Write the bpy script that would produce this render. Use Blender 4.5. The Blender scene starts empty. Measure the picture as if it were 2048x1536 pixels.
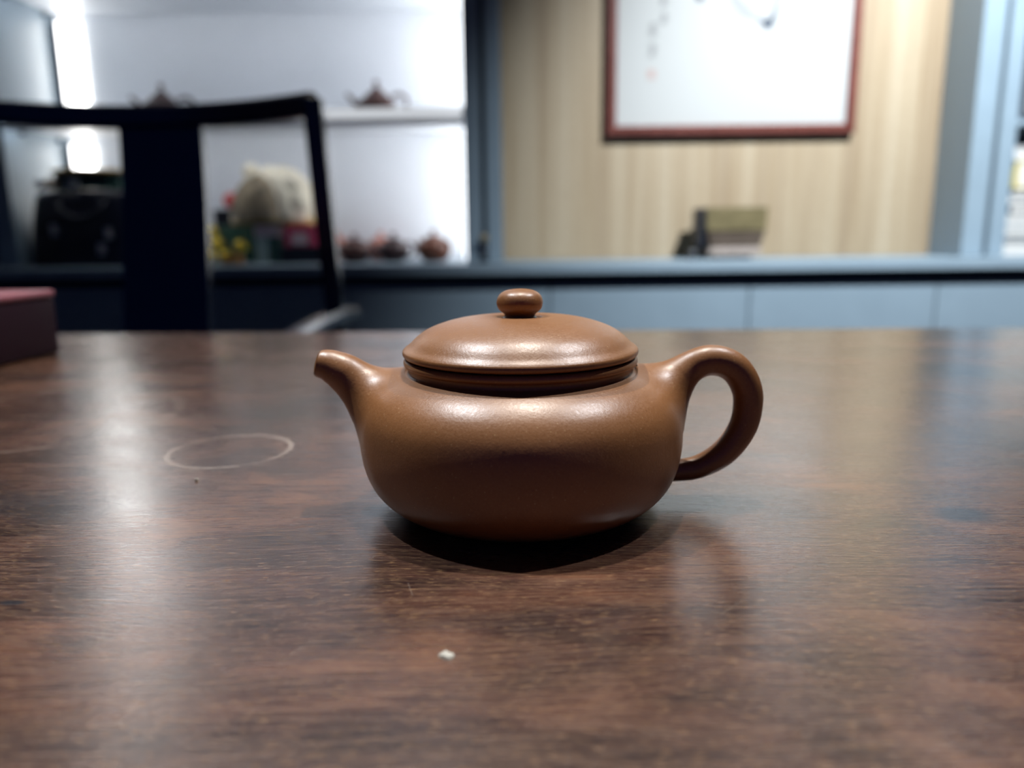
import bpy, bmesh, math, random
import numpy as np
from mathutils import Vector, Matrix

random.seed(7)
S = bpy.context.scene
COL = S.collection
PI = math.pi

# ------------------------------------------------------------------ camera
cam_d = bpy.data.cameras.new('camera')
cam = bpy.data.objects.new('camera', cam_d)
COL.objects.link(cam)
cam.matrix_world = (Matrix.Translation((0, 0, 0.86))
                    @ Matrix.Rotation(math.radians(90 - 11.3), 4, 'X')
                    @ Matrix.Rotation(math.radians(-0.675), 4, 'Z'))
cam_d.sensor_fit = 'HORIZONTAL'
cam_d.sensor_width = 36.0
cam_d.lens = 1538 / 2048 * 36.0
cam_d.clip_start = 0.01
cam_d.dof.use_dof = True
cam_d.dof.focus_distance = 0.222
cam_d.dof.aperture_fstop = 7.0
S.camera = cam

# ------------------------------------------------------------------ world, exposure
W = bpy.data.worlds.new('world')
S.world = W
W.use_nodes = True
bg = W.node_tree.nodes['Background']
bg.inputs[0].default_value = (0.05, 0.16, 0.80, 1)
bg.inputs[1].default_value = 0.09
S.view_settings.view_transform = 'Standard'
S.view_settings.look = 'None'
S.view_settings.exposure = 0.0
S.view_settings.gamma = 1.0
S.view_settings.use_curve_mapping = False
S.cycles.caustics_reflective = False
S.cycles.caustics_refractive = False

# ceiling downlights: (x, y, power, target, cone degrees, blend, colour, label)
CEIL = 2.5
DOWNLIGHTS = [
    (-0.64, 0.62, 112, (-0.06, 0.28, 0.76), 66, 0.5, (0.94, 0.97, 1.0), 'recessed ceiling downlight above the table, left of the teapot'),
    (0.10, 0.62, 100, (0.02, 0.28, 0.76), 66, 0.5, (1.0, 0.93, 0.84), 'recessed ceiling downlight above the table, straight over the teapot'),
    (0.84, 0.62, 84, (0.10, 0.28, 0.76), 66, 0.5, (0.95, 0.97, 1.0), 'recessed ceiling downlight above the table, right of the teapot'),
    (1.08, 1.05, 540, (1.12, 2.35, 0.95), 78, 0.9, (0.90, 0.96, 1.0), 'recessed ceiling downlight washing the wood panel and framed calligraphy'),
]

# ------------------------------------------------------------------ helpers
def new_obj(name, me, mat=None, parent=None):
    o = bpy.data.objects.new(name, me)
    COL.objects.link(o)
    if mat is not None and not me.materials:
        me.materials.append(mat)
    if parent is not None:
        o.parent = parent
    return o

def tag(o, label, cat, group=None):
    o['label'] = label
    o['category'] = cat
    if group:
        o['group'] = group
    return o

def struct(o):
    o['kind'] = 'structure'
    return o

def thing(name, label, cat, loc=(0, 0, 0), rz=0.0, group=None):
    o = bpy.data.objects.new(name, None)
    o.empty_display_size = 0.03
    COL.objects.link(o)
    o.location = loc
    o.rotation_euler = (0, 0, rz)
    return tag(o, label, cat, group)

def mesh(name, verts, faces, smooth=True):
    me = bpy.data.meshes.new(name)
    me.from_pydata([tuple(v) for v in verts], [], faces)
    me.update()
    if smooth:
        me.polygons.foreach_set('use_smooth', [True] * len(me.polygons))
    return me

def bm_mesh(name, bm, smooth=False):
    bmesh.ops.recalc_face_normals(bm, faces=bm.faces)
    me = bpy.data.meshes.new(name)
    bm.to_mesh(me)
    bm.free()
    if smooth:
        me.polygons.foreach_set('use_smooth', [True] * len(me.polygons))
    return me

def box_bm(lo, hi, bev=0.0, seg=2, bm=None):
    bm2 = bmesh.new()
    bmesh.ops.create_cube(bm2, size=1.0)
    for v in bm2.verts:
        v.co = Vector([(lo[i] + hi[i]) / 2 + v.co[i] * (hi[i] - lo[i]) for i in range(3)])
    if bev > 0:
        bmesh.ops.bevel(bm2, geom=list(bm2.edges), offset=bev, segments=seg, profile=0.5, affect='EDGES')
    if bm is None:
        return bm2
    t = bpy.data.meshes.new('t')
    bm2.to_mesh(t)
    bm2.free()
    bm.from_mesh(t)
    bpy.data.meshes.remove(t)
    return bm

def box(name, lo, hi, mat, parent=None, bev=0.002, seg=2):
    return new_obj(name, bm_mesh(name, box_bm(lo, hi, bev, seg), bev > 0.004), mat, parent)

def lathe_me(name, prof, seg=48, closed=False):
    """prof: list of (r, z)."""
    vs, fs = [], []
    n = len(prof)
    for r, z in prof:
        for k in range(seg):
            a = 2 * PI * k / seg
            vs.append((r * math.cos(a), r * math.sin(a), z))
    for i in range(n - 1):
        for k in range(seg):
            k2 = (k + 1) % seg
            fs.append((i * seg + k, i * seg + k2, (i + 1) * seg + k2, (i + 1) * seg + k))
    me = mesh(name, vs, fs)
    bm = bmesh.new()
    bm.from_mesh(me)
    bmesh.ops.remove_doubles(bm, verts=bm.verts, dist=1e-6)
    bmesh.ops.recalc_face_normals(bm, faces=bm.faces)
    bm.to_mesh(me)
    bm.free()
    me.polygons.foreach_set('use_smooth', [True] * len(me.polygons))
    return me

def catmull(pts, per=8):
    P = [np.array(p, float) for p in pts]
    P = [2 * P[0] - P[1]] + P + [2 * P[-1] - P[-2]]
    out = []
    for i in range(1, len(P) - 2):
        p0, p1, p2, p3 = P[i - 1], P[i], P[i + 1], P[i + 2]
        for j in range(per):
            t = j / per
            out.append(0.5 * ((2 * p1) + (-p0 + p2) * t + (2 * p0 - 5 * p1 + 4 * p2 - p3) * t * t
                              + (-p0 + 3 * p1 - 3 * p2 + p3) * t ** 3))
    out.append(P[-2])
    return out

def tube_data(path, seg=16, up=(0, 1, 0), cap=True, squash=1.0):
    """path: list of (x,y,z,r); circular rings, frame built from `up`."""
    P = np.array([p[:3] for p in path], float)
    Rr = [p[3] for p in path]
    n = len(P)
    T = np.gradient(P, axis=0)
    T /= np.linalg.norm(T, axis=1)[:, None]
    up = np.array(up, float)
    vs, fs = [], []
    for i in range(n):
        a = up - T[i] * np.dot(up, T[i])
        a /= np.linalg.norm(a)
        b = np.cross(T[i], a)
        for k in range(seg):
            t = 2 * PI * k / seg
            vs.append(P[i] + Rr[i] * (squash * math.cos(t) * a + math.sin(t) * b))
    for i in range(n - 1):
        for k in range(seg):
            k2 = (k + 1) % seg
            fs.append((i * seg + k, (i + 1) * seg + k, (i + 1) * seg + k2, i * seg + k2))
    if cap:
        fs.append(tuple(range(seg)))
        fs.append(tuple(reversed(range((n - 1) * seg, n * seg))))
    return vs, fs

def tube(name, path, mat, parent=None, seg=16, up=(0, 1, 0), squash=1.0):
    vs, fs = tube_data(path, seg, up, True, squash)
    me = mesh(name, vs, fs)
    bm = bmesh.new()
    bm.from_mesh(me)
    bmesh.ops.recalc_face_normals(bm, faces=bm.faces)
    bm.to_mesh(me)
    bm.free()
    me.polygons.foreach_set('use_smooth', [True] * len(me.polygons))
    return new_obj(name, me, mat, parent)

def rail(name, path, w, h, mat, parent=None, bev=0.004):
    """rectangular bar swept along a path of points; w across (horizontal), h along z-ish."""
    P = [Vector(p) for p in path]
    bm = bmesh.new()
    rings = []
    for i, p in enumerate(P):
        t = (P[min(i + 1, len(P) - 1)] - P[max(i - 1, 0)]).normalized()
        upv = Vector((0, 0, 1)) if abs(t.z) < 0.8 else Vector((0, 1, 0))
        a = t.cross(upv).normalized()
        b = a.cross(t).normalized()
        ww, hh = (w, h) if not callable(w) else (w(i / (len(P) - 1)), h)
        pts = []
        c = min(bev, ww * .3, hh * .3)
        for sx, sy in ((1, 1), (-1, 1), (-1, -1), (1, -1)):
            x, y = sx * ww / 2, sy * hh / 2
            pair = [(x, y - sy * c), (x - sx * c, y)]
            if sx * sy < 0:
                pair.reverse()
            pts += pair
        rings.append([bm.verts.new(p + a * x + b * y) for x, y in pts])
    for r0, r1 in zip(rings, rings[1:]):
        for k in range(8):
            bm.faces.new((r0[k], r0[(k + 1) % 8], r1[(k + 1) % 8], r1[k]))
    bm.faces.new(rings[0])
    bm.faces.new(list(reversed(rings[-1])))
    me = bm_mesh(name, bm)
    return new_obj(name, me, mat, parent)

# ------------------------------------------------------------------ materials
class NT:
    def __init__(s, name):
        s.m = bpy.data.materials.new(name)
        s.m.use_nodes = True
        s.t = s.m.node_tree
        s.b = s.t.nodes['Principled BSDF']
    def n(s, kind, **kw):
        nd = s.t.nodes.new(kind)
        for k, v in kw.items():
            if hasattr(nd, k):
                setattr(nd, k, v)
        return nd
    def l(s, a, b):
        s.t.links.new(a, b)
    def setv(s, sock, v):
        if hasattr(v, 'links') or hasattr(v, 'is_linked'):
            s.l(v, sock)
        else:
            sock.default_value = v
    def coord(s, scale=(1, 1, 1), rot=(0, 0, 0), loc=(0, 0, 0), src=None):
        if src is None:
            tc = s.n('ShaderNodeTexCoord')
            src = tc.outputs['Object']
        mp = s.n('ShaderNodeMapping')
        s.l(src, mp.inputs[0])
        mp.inputs['Scale'].default_value = scale
        mp.inputs['Rotation'].default_value = rot
        mp.inputs['Location'].default_value = loc
        return mp.outputs[0]
    def noise(s, vec, scale=5, detail=3, rough=0.55, dist=0.0):
        nd = s.n('ShaderNodeTexNoise')
        s.l(vec, nd.inputs['Vector'])
        nd.inputs['Scale'].default_value = scale
        nd.inputs['Detail'].default_value = detail
        nd.inputs['Roughness'].default_value = rough
        nd.inputs['Distortion'].default_value = dist
        return nd.outputs['Fac']
    def ramp(s, fac, stops):
        nd = s.n('ShaderNodeValToRGB')
        cr = nd.color_ramp
        while len(cr.elements) < len(stops):
            cr.elements.new(0.5)
        for e, (p, c) in zip(cr.elements, stops):
            e.position = p
            e.color = tuple(c) + (1,) if len(c) == 3 else c
        s.l(fac, nd.inputs[0])
        return nd.outputs[0]
    def map(s, v, a, b, c, d, smooth=False):
        nd = s.n('ShaderNodeMapRange')
        if smooth:
            nd.interpolation_type = 'SMOOTHSTEP'
        s.l(v, nd.inputs[0])
        for i, x in enumerate((a, b, c, d)):
            nd.inputs[i + 1].default_value = x
        return nd.outputs[0]
    def math(s, op, a, b=0.0, c=None):
        nd = s.n('ShaderNodeMath', operation=op)
        s.setv(nd.inputs[0], a)
        s.setv(nd.inputs[1], b)
        if c is not None:
            s.setv(nd.inputs[2], c)
        return nd.outputs[0]
    def mix(s, fac, a, b, mode='MIX'):
        nd = s.n('ShaderNodeMix')
        nd.data_type = 'RGBA'
        nd.blend_type = mode
        s.setv(nd.inputs[0], fac)
        s.setv(nd.inputs[6], a if not isinstance(a, tuple) else (a + (1,))[:4])
        s.setv(nd.inputs[7], b if not isinstance(b, tuple) else (b + (1,))[:4])
        return nd.outputs[2]
    def bump(s, h, strength=0.2, dist=0.001):
        nd = s.n('ShaderNodeBump')
        nd.inputs['Strength'].default_value = strength
        nd.inputs['Distance'].default_value = dist
        s.l(h, nd.inputs['Height'])
        s.l(nd.outputs[0], s.b.inputs['Normal'])
        s.l(nd.outputs[0], s.b.inputs['Coat Normal'])
    def out(s, **kw):
        for k, v in kw.items():
            nm = {'color': 'Base Color', 'rough': 'Roughness', 'metal': 'Metallic', 'spec': 'Specular IOR Level',
                  'coat': 'Coat Weight', 'coatr': 'Coat Roughness', 'emit': 'Emission Color', 'es': 'Emission Strength',
                  'trans': 'Transmission Weight', 'ior': 'IOR', 'sheen': 'Sheen Weight'}[k]
            if isinstance(v, tuple):
                v = (v + (1,))[:4]
            s.setv(s.b.inputs[nm], v)
        return s.m

def plain(name, col, rough=0.5, var=0.12, scale=30, metal=0.0, bump=0.0, **kw):
    """procedural paint / plastic / paper: colour with slight noise mottling"""
    t = NT(name)
    nz = t.noise(t.coord(), scale, 4)
    c0 = tuple(x * (1 - var) for x in col)
    c1 = tuple(min(1, x * (1 + var)) for x in col)
    t.out(color=t.ramp(nz, [(0.3, c0), (0.7, c1)]), rough=t.map(nz, 0.3, 0.7, rough * 0.9, min(1, rough * 1.1)), metal=metal, **kw)
    if bump:
        t.bump(nz, bump, 0.002)
    return t.m

def mat_table():
    t = NT('dark_rosewood')
    base = t.coord()
    # wander of the grain
    w = t.noise(t.coord((1.3, 2.2, 1)), 3.0, 2)
    wn = t.n('ShaderNodeVectorMath', operation='SCALE')
    cmb = t.n('ShaderNodeCombineXYZ')
    t.l(t.math('SUBTRACT', w, 0.5), cmb.inputs[1])
    t.l(cmb.outputs[0], wn.inputs[0])
    wn.inputs[3].default_value = 0.05
    add = t.n('ShaderNodeVectorMath', operation='ADD')
    t.l(base, add.inputs[0])
    t.l(wn.outputs[0], add.inputs[1])
    wv = add.outputs[0]
    patch = t.noise(t.coord((17, 26, 1), src=wv), 1.0, 6, 0.62, 0.5)
    band = t.noise(t.coord((4, 75, 1), src=wv), 1.0, 6, 0.65)
    fine = t.noise(t.coord((60, 950, 1), src=wv), 1.0, 5, 0.7)
    pore = t.noise(t.coord((330, 2900, 1), rot=(0, 0, 0.03), src=wv), 1.0, 2, 0.5)
    blot = t.noise(t.coord((7, 16, 1), loc=(3.1, 1.7, 0), src=wv), 1.0, 3, 0.55)
    c = t.ramp(t.math('ADD', t.math('MULTIPLY', patch, 0.68), t.math('MULTIPLY', band, 0.32)),
               [(0.37, (0.009, 0.005, 0.006)), (0.46, (0.028, 0.011, 0.009)), (0.55, (0.064, 0.024, 0.015)), (0.63, (0.135, 0.055, 0.027))])
    c = t.mix(t.map(fine, 0.40, 0.70, 0.0, 0.65), c, (0.125, 0.062, 0.034))
    c = t.mix(t.map(fine, 0.42, 0.26, 0.0, 0.85), c, (0.006, 0.003, 0.004))
    c = t.mix(t.map(blot, 0.46, 0.30, 0.0, 0.80, True), c, (0.006, 0.006, 0.009))
    c = t.mix(t.map(pore, 0.56, 0.72, 0.0, 0.55), c, (0.30, 0.175, 0.085))
    sep = t.n('ShaderNodeSeparateXYZ')
    t.l(base, sep.inputs[0])
    X, Y = sep.outputs[0], sep.outputs[1]
    def dist(cx, cy, sx=1.0, sy=1.0):
        dx = t.math('MULTIPLY', t.math('SUBTRACT', X, cx), sx)
        dy = t.math('MULTIPLY', t.math('SUBTRACT', Y, cy), sy)
        return t.math('SQRT', t.math('ADD', t.math('MULTIPLY', dx, dx), t.math('MULTIPLY', dy, dy)))
    wob = t.noise(t.coord((30, 30, 1)), 1.0, 3)
    marks = None
    for cx, cy, r, wd, k in RINGS:
        d = t.math('ABSOLUTE', t.math('SUBTRACT', dist(cx, cy), r))
        m = t.math('MULTIPLY', t.map(d, 0.0, wd, 1.0, 0.0, True), t.map(wob, 0.33, 0.62, 0.10, k))
        marks = m if marks is None else t.math('MAXIMUM', marks, m)
    c = t.mix(marks, c, (0.42, 0.34, 0.28))
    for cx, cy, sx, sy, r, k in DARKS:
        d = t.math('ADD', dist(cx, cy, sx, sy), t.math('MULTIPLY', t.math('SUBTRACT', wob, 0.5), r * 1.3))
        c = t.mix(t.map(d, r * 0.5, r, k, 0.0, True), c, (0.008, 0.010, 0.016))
    # thin straight scratches
    scr = None
    for cx, cy, ang, ln in SCRATCH:
        ca, sa = math.cos(ang), math.sin(ang)
        u = t.math('ADD', t.math('MULTIPLY', t.math('SUBTRACT', X, cx), ca), t.math('MULTIPLY', t.math('SUBTRACT', Y, cy), sa))
        v = t.math('SUBTRACT', t.math('MULTIPLY', t.math('SUBTRACT', Y, cy), ca), t.math('MULTIPLY', t.math('SUBTRACT', X, cx), sa))
        m = t.math('MULTIPLY', t.map(t.math('ABSOLUTE', v), 0.0001, 0.00025, 1, 0), t.map(t.math('ABSOLUTE', u), ln * 0.4, ln * 0.5, 1, 0))
        scr = m if scr is None else t.math('MAXIMUM', scr, m)
    c = t.mix(t.math('MULTIPLY', scr, 0.10), c, (0.5, 0.42, 0.35))
    rg = t.math('ADD', t.map(patch, 0.3, 0.7, 0.20, 0.29), t.map(fine, 0.3, 0.7, -0.03, 0.07))
    rg = t.math('ADD', rg, t.math('MULTIPLY', marks, 0.12))
    t.out(color=c, rough=rg, spec=0.8, ior=1.6, coat=0.75, coatr=0.18)
    h = t.math('ADD', t.math('MULTIPLY', fine, 0.8), t.math('MULTIPLY', pore, 0.6))
    t.bump(h, 0.26, 0.00035)
    return t.m

RINGS = [(-0.1311, 0.3053, 0.0245, 0.0019, 0.60), (-0.254, 0.364, 0.067, 0.004, 0.14)]
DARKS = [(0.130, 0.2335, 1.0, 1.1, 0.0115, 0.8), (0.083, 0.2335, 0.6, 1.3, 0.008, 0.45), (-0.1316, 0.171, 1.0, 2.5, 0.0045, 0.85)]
SCRATCH = [(-0.057, 0.210, 1.05, 0.022), (-0.052, 0.197, 0.9, 0.014), (-0.118, 0.185, 0.9, 0.025), (-0.034, 0.180, 1.9, 0.008),
           (0.132, 0.145, 1.9, 0.008), (0.045, 0.172, 0.8, 0.012), (-0.054, 0.15, 1.2, 0.012)]

def mat_clay():
    t = NT('zisha_clay')
    co = t.coord()
    big = t.noise(co, 45, 3)
    grit = t.noise(co, 1500, 3, 0.6)
    vo = t.n('ShaderNodeTexVoronoi')
    t.l(co, vo.inputs['Vector'])
    vo.inputs['Scale'].default_value = 420
    c = t.ramp(big, [(0.3, (0.205, 0.086, 0.029)), (0.7, (0.250, 0.109, 0.040))])
    c = t.mix(t.map(grit, 0.55, 0.75, 0.0, 0.35), c, (0.36, 0.185, 0.085))
    c = t.mix(t.map(grit, 0.42, 0.28, 0.0, 0.30), c, (0.09, 0.036, 0.018))
    c = t.mix(t.map(vo.outputs['Distance'], 0.07, 0.13, 0.45, 0.0), c, (0.42, 0.26, 0.13))
    t.out(color=c, rough=t.map(grit, 0.3, 0.7, 0.34, 0.43), spec=0.72)
    t.bump(t.math('ADD', grit, t.math('MULTIPLY', t.noise(co, 500, 2), 1.2)), 0.16, 0.00025)
    return t.m

def mat_wood_panel():
    t = NT('pale_wood_veneer')
    co = t.coord()
    st = t.noise(t.coord((16, 1, 0.35)), 1.0, 5, 0.6)
    fn = t.noise(t.coord((120, 1, 2.2)), 1.0, 4, 0.65)
    sp = t.noise(t.coord((300, 1, 60)), 1.0, 2)
    c = t.ramp(st, [(0.30, (0.160, 0.102, 0.053)), (0.5, (0.270, 0.203, 0.124)), (0.68, (0.355, 0.293, 0.208))])
    c = t.mix(t.map(fn, 0.35, 0.65, 0.0, 0.5), c, (0.375, 0.31, 0.222))
    c = t.mix(t.map(sp, 0.5, 0.7, 0.0, 0.35), c, (0.19, 0.135, 0.082))
    t.out(color=c, rough=0.55)
    t.bump(fn, 0.1, 0.001)
    return t.m

def mat_emit(name, col, s):
    t = NT(name)
    g = t.noise(t.coord(), 8, 1)
    t.out(color=(0.9, 0.9, 0.9), emit=t.ramp(g, [(0, tuple(x * .97 for x in col)), (1, col)]), es=s, rough=0.5)
    return t.m

M = {
    'table': mat_table(),
    'clay': mat_clay(),
    'panel': mat_wood_panel(),
    'blue': plain('blue_grey_cabinet_paint', (0.205, 0.270, 0.325), 0.42, 0.03, 12),
    'recess': plain('dark_recess_paint', (0.025, 0.035, 0.045), 0.6, 0.05, 12),
    'white': plain('white_laminate', (0.72, 0.75, 0.79), 0.45, 0.02, 10),
    'chair': plain('black_lacquered_wood', (0.004, 0.006, 0.030), 0.22, 0.2, 20, spec=0.6),
    'frame': plain('red_brown_frame_wood', (0.115, 0.030, 0.022), 0.35, 0.18, 60),
    'paper': plain('mounted_rice_paper', (0.37, 0.378, 0.375), 0.8, 0.015, 14),
    'ink': plain('blue_black_ink', (0.03, 0.045, 0.075), 0.8, 0.2, 80),
    'ink_grey': plain('thin_grey_ink', (0.22, 0.225, 0.225), 0.8, 0.1, 80),
    'ink_wash': plain('pale_ink_wash', (0.27, 0.28, 0.31), 0.8, 0.06, 30),
    'seal': plain('pale_red_seal_ink', (0.365, 0.27, 0.25), 0.8, 0.1, 200),
    'maroon': plain('lit_maroon_lacquer', (0.16, 0.035, 0.050), 0.38, 0.12, 40),  # lit copy for the lid: bright top edge put into the colour
    'maroon_shaded': plain('shaded_maroon_lacquer', (0.012, 0.0022, 0.007), 0.55, 0.12, 40, spec=0.12),  # shaded copy for the box sides: their shade put into the colour
    'floor': plain('dark_stone_floor', (0.05, 0.05, 0.055), 0.5, 0.2, 6),
    'wall': plain('warm_grey_wall', (0.22, 0.21, 0.20), 0.8, 0.04, 6),
    'ceil': plain('ceiling_paint', (0.30, 0.30, 0.31), 0.85, 0.03, 6),
    'chrome': plain('brushed_steel', (0.5, 0.5, 0.52), 0.3, 0.1, 60, metal=1.0),
    'brass': plain('old_brass', (0.42, 0.32, 0.16), 0.3, 0.2, 80, metal=1.0),
    'black': plain('black_plastic', (0.008, 0.010, 0.016), 0.4, 0.2, 40),
    'pot_red': plain('red_clay', (0.085, 0.028, 0.020), 0.35, 0.18, 60),
    'pot_dark': plain('dark_purple_clay', (0.045, 0.018, 0.018), 0.32, 0.2, 60),
    'pot_orange': plain('orange_brown_clay', (0.14, 0.045, 0.022), 0.28, 0.2, 60),
    'pot_pink': plain('pinkish_clay', (0.42, 0.17, 0.13), 0.4, 0.12, 60),
    'gold': plain('crumpled_gold_foil', (0.80, 0.62, 0.10), 0.09, 0.15, 140, metal=1.0, bump=0.8),
    'red': plain('red_plastic', (0.55, 0.05, 0.06), 0.35, 0.1, 50),
    'pinkred': plain('pink_red_carton', (0.60, 0.06, 0.13), 0.4, 0.08, 50),
    'pink': plain('pale_pink_card', (0.80, 0.62, 0.64), 0.5, 0.05, 50),
    'green': plain('dark_green_carton', (0.030, 0.085, 0.065), 0.45, 0.15, 40),
    'mint': plain('mint_card', (0.42, 0.55, 0.50), 0.5, 0.08, 40),
    'cream': plain('cream_cloth', (0.72, 0.66, 0.52), 0.7, 0.15, 60),
    'olive': plain('olive_brown_cloth', (0.27, 0.215, 0.14), 0.7, 0.55, 26),
    'ochre': plain('ochre_band', (0.42, 0.28, 0.07), 0.6, 0.15, 45),
    'tan': plain('tan_straw', (0.46, 0.34, 0.20), 0.7, 0.15, 70),
    'navy': plain('black_navy_leather', (0.006, 0.008, 0.016), 0.42, 0.3, 90, bump=0.15),
    'orange': plain('orange_wrapper', (0.50, 0.22, 0.05), 0.4, 0.15, 60),
    'goldcard': plain('antique_gold_card', (0.120, 0.095, 0.042), 0.5, 0.22, 40),
    'browncard': plain('brown_wood_stand', (0.080, 0.056, 0.040), 0.5, 0.2, 40),
    'greycard': plain('pale_grey_base', (0.30, 0.25, 0.22), 0.5, 0.1, 40),
    'flake': plain('dried_white_flake', (0.40, 0.385, 0.34), 0.7, 0.2, 900),
    'yellow': plain('yellow_packet', (0.72, 0.58, 0.10), 0.5, 0.08, 40),
    'book_w': plain('white_book_cover', (0.42, 0.44, 0.47), 0.5, 0.05, 40),
    'book_g': plain('grey_book_cover', (0.30, 0.34, 0.38), 0.5, 0.08, 40),
    'book_k': plain('black_book_cover', (0.02, 0.025, 0.035), 0.45, 0.1, 40),
    'page': plain('paper_pages', (0.48, 0.47, 0.45), 0.8, 0.05, 300),
    'led': mat_emit('led_diffuser', (1.0, 0.98, 0.94), 15.0),
    'led_side': mat_emit('side_led_diffuser', (0.96, 0.98, 1.0), 4.2),
    'added_bar': mat_emit('added_bar_glow', (0.95, 0.97, 1.0), 13.0),
    'edge_glow': mat_emit('added_edge_glow', (0.92, 0.96, 1.0), 0.62),
    'lens': mat_emit('downlight_lens', (1.0, 0.95, 0.88), 8.0),
}

# ------------------------------------------------------------------ room shell
struct(box('floor', (-2.6, -1.6, -0.1), (2.8, 2.8, 0.0), M['floor'], None, 0))
struct(box('ceiling', (-2.6, -1.6, CEIL), (2.8, 2.8, CEIL + 0.1), M['ceil'], None, 0))
struct(box('wall_back', (-2.6, 2.68, 0.0), (2.8, 2.8, CEIL), M['wall'], None, 0))
struct(box('wall_left', (-2.72, -1.6, 0.0), (-2.6, 2.8, CEIL), M['wall'], None, 0))
struct(box('wall_right', (2.8, -1.6, 0.0), (2.92, 2.8, CEIL), M['wall'], None, 0))

def downlight(x, y, power, target, cone, blend, col, label):
    t = thing('ceiling_downlight', label, 'downlight', (x, y, CEIL))
    new_obj('trim_ring', lathe_me('trim_ring', [(0.034, -0.001), (0.036, -0.006), (0.050, -0.007), (0.055, -0.004), (0.056, 0.0), (0.034, 0.0), (0.034, -0.001)], 32), M['white'], t)
    new_obj('lens', lathe_me('lens', [(0.0, -0.002), (0.033, -0.002), (0.033, 0.0), (0.0, 0.0)], 32), M['lens'], t)
    ld = bpy.data.lights.new('downlight_beam', 'SPOT')
    ld.energy = power
    ld.color = col
    ld.shadow_soft_size = 0.014
    ld.spot_size = math.radians(cone)
    ld.spot_blend = blend
    lo = bpy.data.objects.new('downlight_beam', ld)
    COL.objects.link(lo)
    lo.parent = t
    lo.location = (0, 0, -0.024)
    d = Vector(target) - Vector((x, y, CEIL - 0.024))
    lo.rotation_euler = d.to_track_quat('-Z', 'Y').to_euler()
for a in DOWNLIGHTS:
    downlight(*a)

# ------------------------------------------------------------------ fitted cabinets
CT = 0.770          # worktop height
YF, YN = 2.25, 2.15  # front of the uprights, nose of the worktop
wt = box('worktop', (-2.3, YN, CT - 0.030), (2.5, 2.675, CT), M['blue'], None, 0.002)
tag(wt, 'long blue-grey worktop running under the shelves and wood panel', 'worktop')

seams = [-2.16, -1.594, -1.028, -0.462, 0.110, 0.674, 1.204, 1.77, 2.33]
places = ['far left, below the lit shelves', 'below the lit shelves, behind the red box', 'behind the chair splat',
          'behind the chair armrest', 'directly behind the teapot knob', 'below the small gold stand on the worktop',
          'below the right edge of the framed calligraphy', 'far right, below the bookcase']
for i in range(len(seams) - 1):
    x0, x1 = seams[i], seams[i + 1]
    t = thing('base_cabinet', 'blue-grey base cabinet door front ' + places[i], 'cabinet', ((x0 + x1) / 2, 2.4, 0), 0, 'base cabinets under the worktop')
    w = (x1 - x0) / 2
    bm = box_bm((-w, -0.195, 0.08), (w, 0.27, 0.68), 0)
    box_bm((-w, -0.16, 0.68), (w, 0.27, CT - 0.0305), 0, bm=bm)
    box_bm((-w, -0.15, 0.0), (w, 0.27, 0.08), 0, bm=bm)
    new_obj('carcass', bm_mesh('carcass', bm), M['recess'], t)
    box('door', (-w + 0.0018, -0.22, 0.09), (w - 0.0018, -0.196, 0.714), M['blue'], t, 0.0015)

TOP = 2.40
# --- display cabinet with lit shelves
dc = thing('display_cabinet', 'tall blue-grey display cabinet with white lit shelves of teapots', 'cabinet', (-0.78, 2.25, CT))
def dpart(name, lo, hi, mat, parent=dc, bev=0.0015, base=(-0.78, 2.25, CT)):
    lo = [lo[i] - base[i] for i in range(3)]
    hi = [hi[i] - base[i] for i in range(3)]
    return box(name, lo, hi, mat, parent, bev)
dpart('back_panel', (-1.42, 2.60, CT + .001), (-0.128, 2.62, TOP), M['white'])
dpart('side_panel', (-1.46, 2.272, CT + .001), (-1.42, 2.62, TOP), M['blue'])
dpart('side_panel', (-0.128, 2.272, CT + .001), (-0.100, 2.62, TOP), M['white'])
dpart('stile', (-1.475, YF, CT + .001), (-1.42, 2.272, TOP), M['blue'])
dpart('stile', (-0.128, YF, CT + .001), (-0.081, 2.272, TOP), M['blue'])
dpart('top_panel', (-1.46, YF, TOP + .001), (-0.081, 2.62, TOP + 0.02), M['white'])
SH = [1.168, 1.538, 1.94]
for z in SH:
    sh = dpart('shelf', (-1.419, YF + 0.004, z), (-0.129, 2.599, z + 0.032), M['white'])
    # added light bar brightening the bay, hidden under the shelf front by a valance
    z1 = z - 0.0005
    bm = box_bm((-1.417, 2.258, z1 - 0.016), (-0.131, 2.262, z1), 0)
    for v in bm.verts:
        v.co -= Vector((-0.78, 2.25, CT))
    new_obj('added_valance', bm_mesh('added_valance', bm), M['white'], sh)
    dpart('edge_glow_strip', (-1.418, YF + 0.0015, z + 0.002), (-0.130, YF + 0.0036, z + 0.030), M['edge_glow'], sh, 0)  # glow added to brighten the shelf lip, not a real lamp
    dpart('added_light_bar', (-1.41, 2.2655, z1 - 0.0115), (-0.14, 2.270, z1 - 0.0015), M['added_bar'], sh, 0)
    for yy in (2.34, 2.53):
        me = lathe_me('shelf_pin', [(0, 0), (0.0055, 0), (0.0065, 0.002), (0.0065, 0.010), (0.0045, 0.013), (0, 0.013)], 16)
        p = new_obj('shelf_pin', me, M['black'], sh)
        p.location = (-1.4195 + 0.78, yy - 2.25, z - 0.014 - CT)
        p.rotation_euler = (0, PI / 2, 0)
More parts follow.
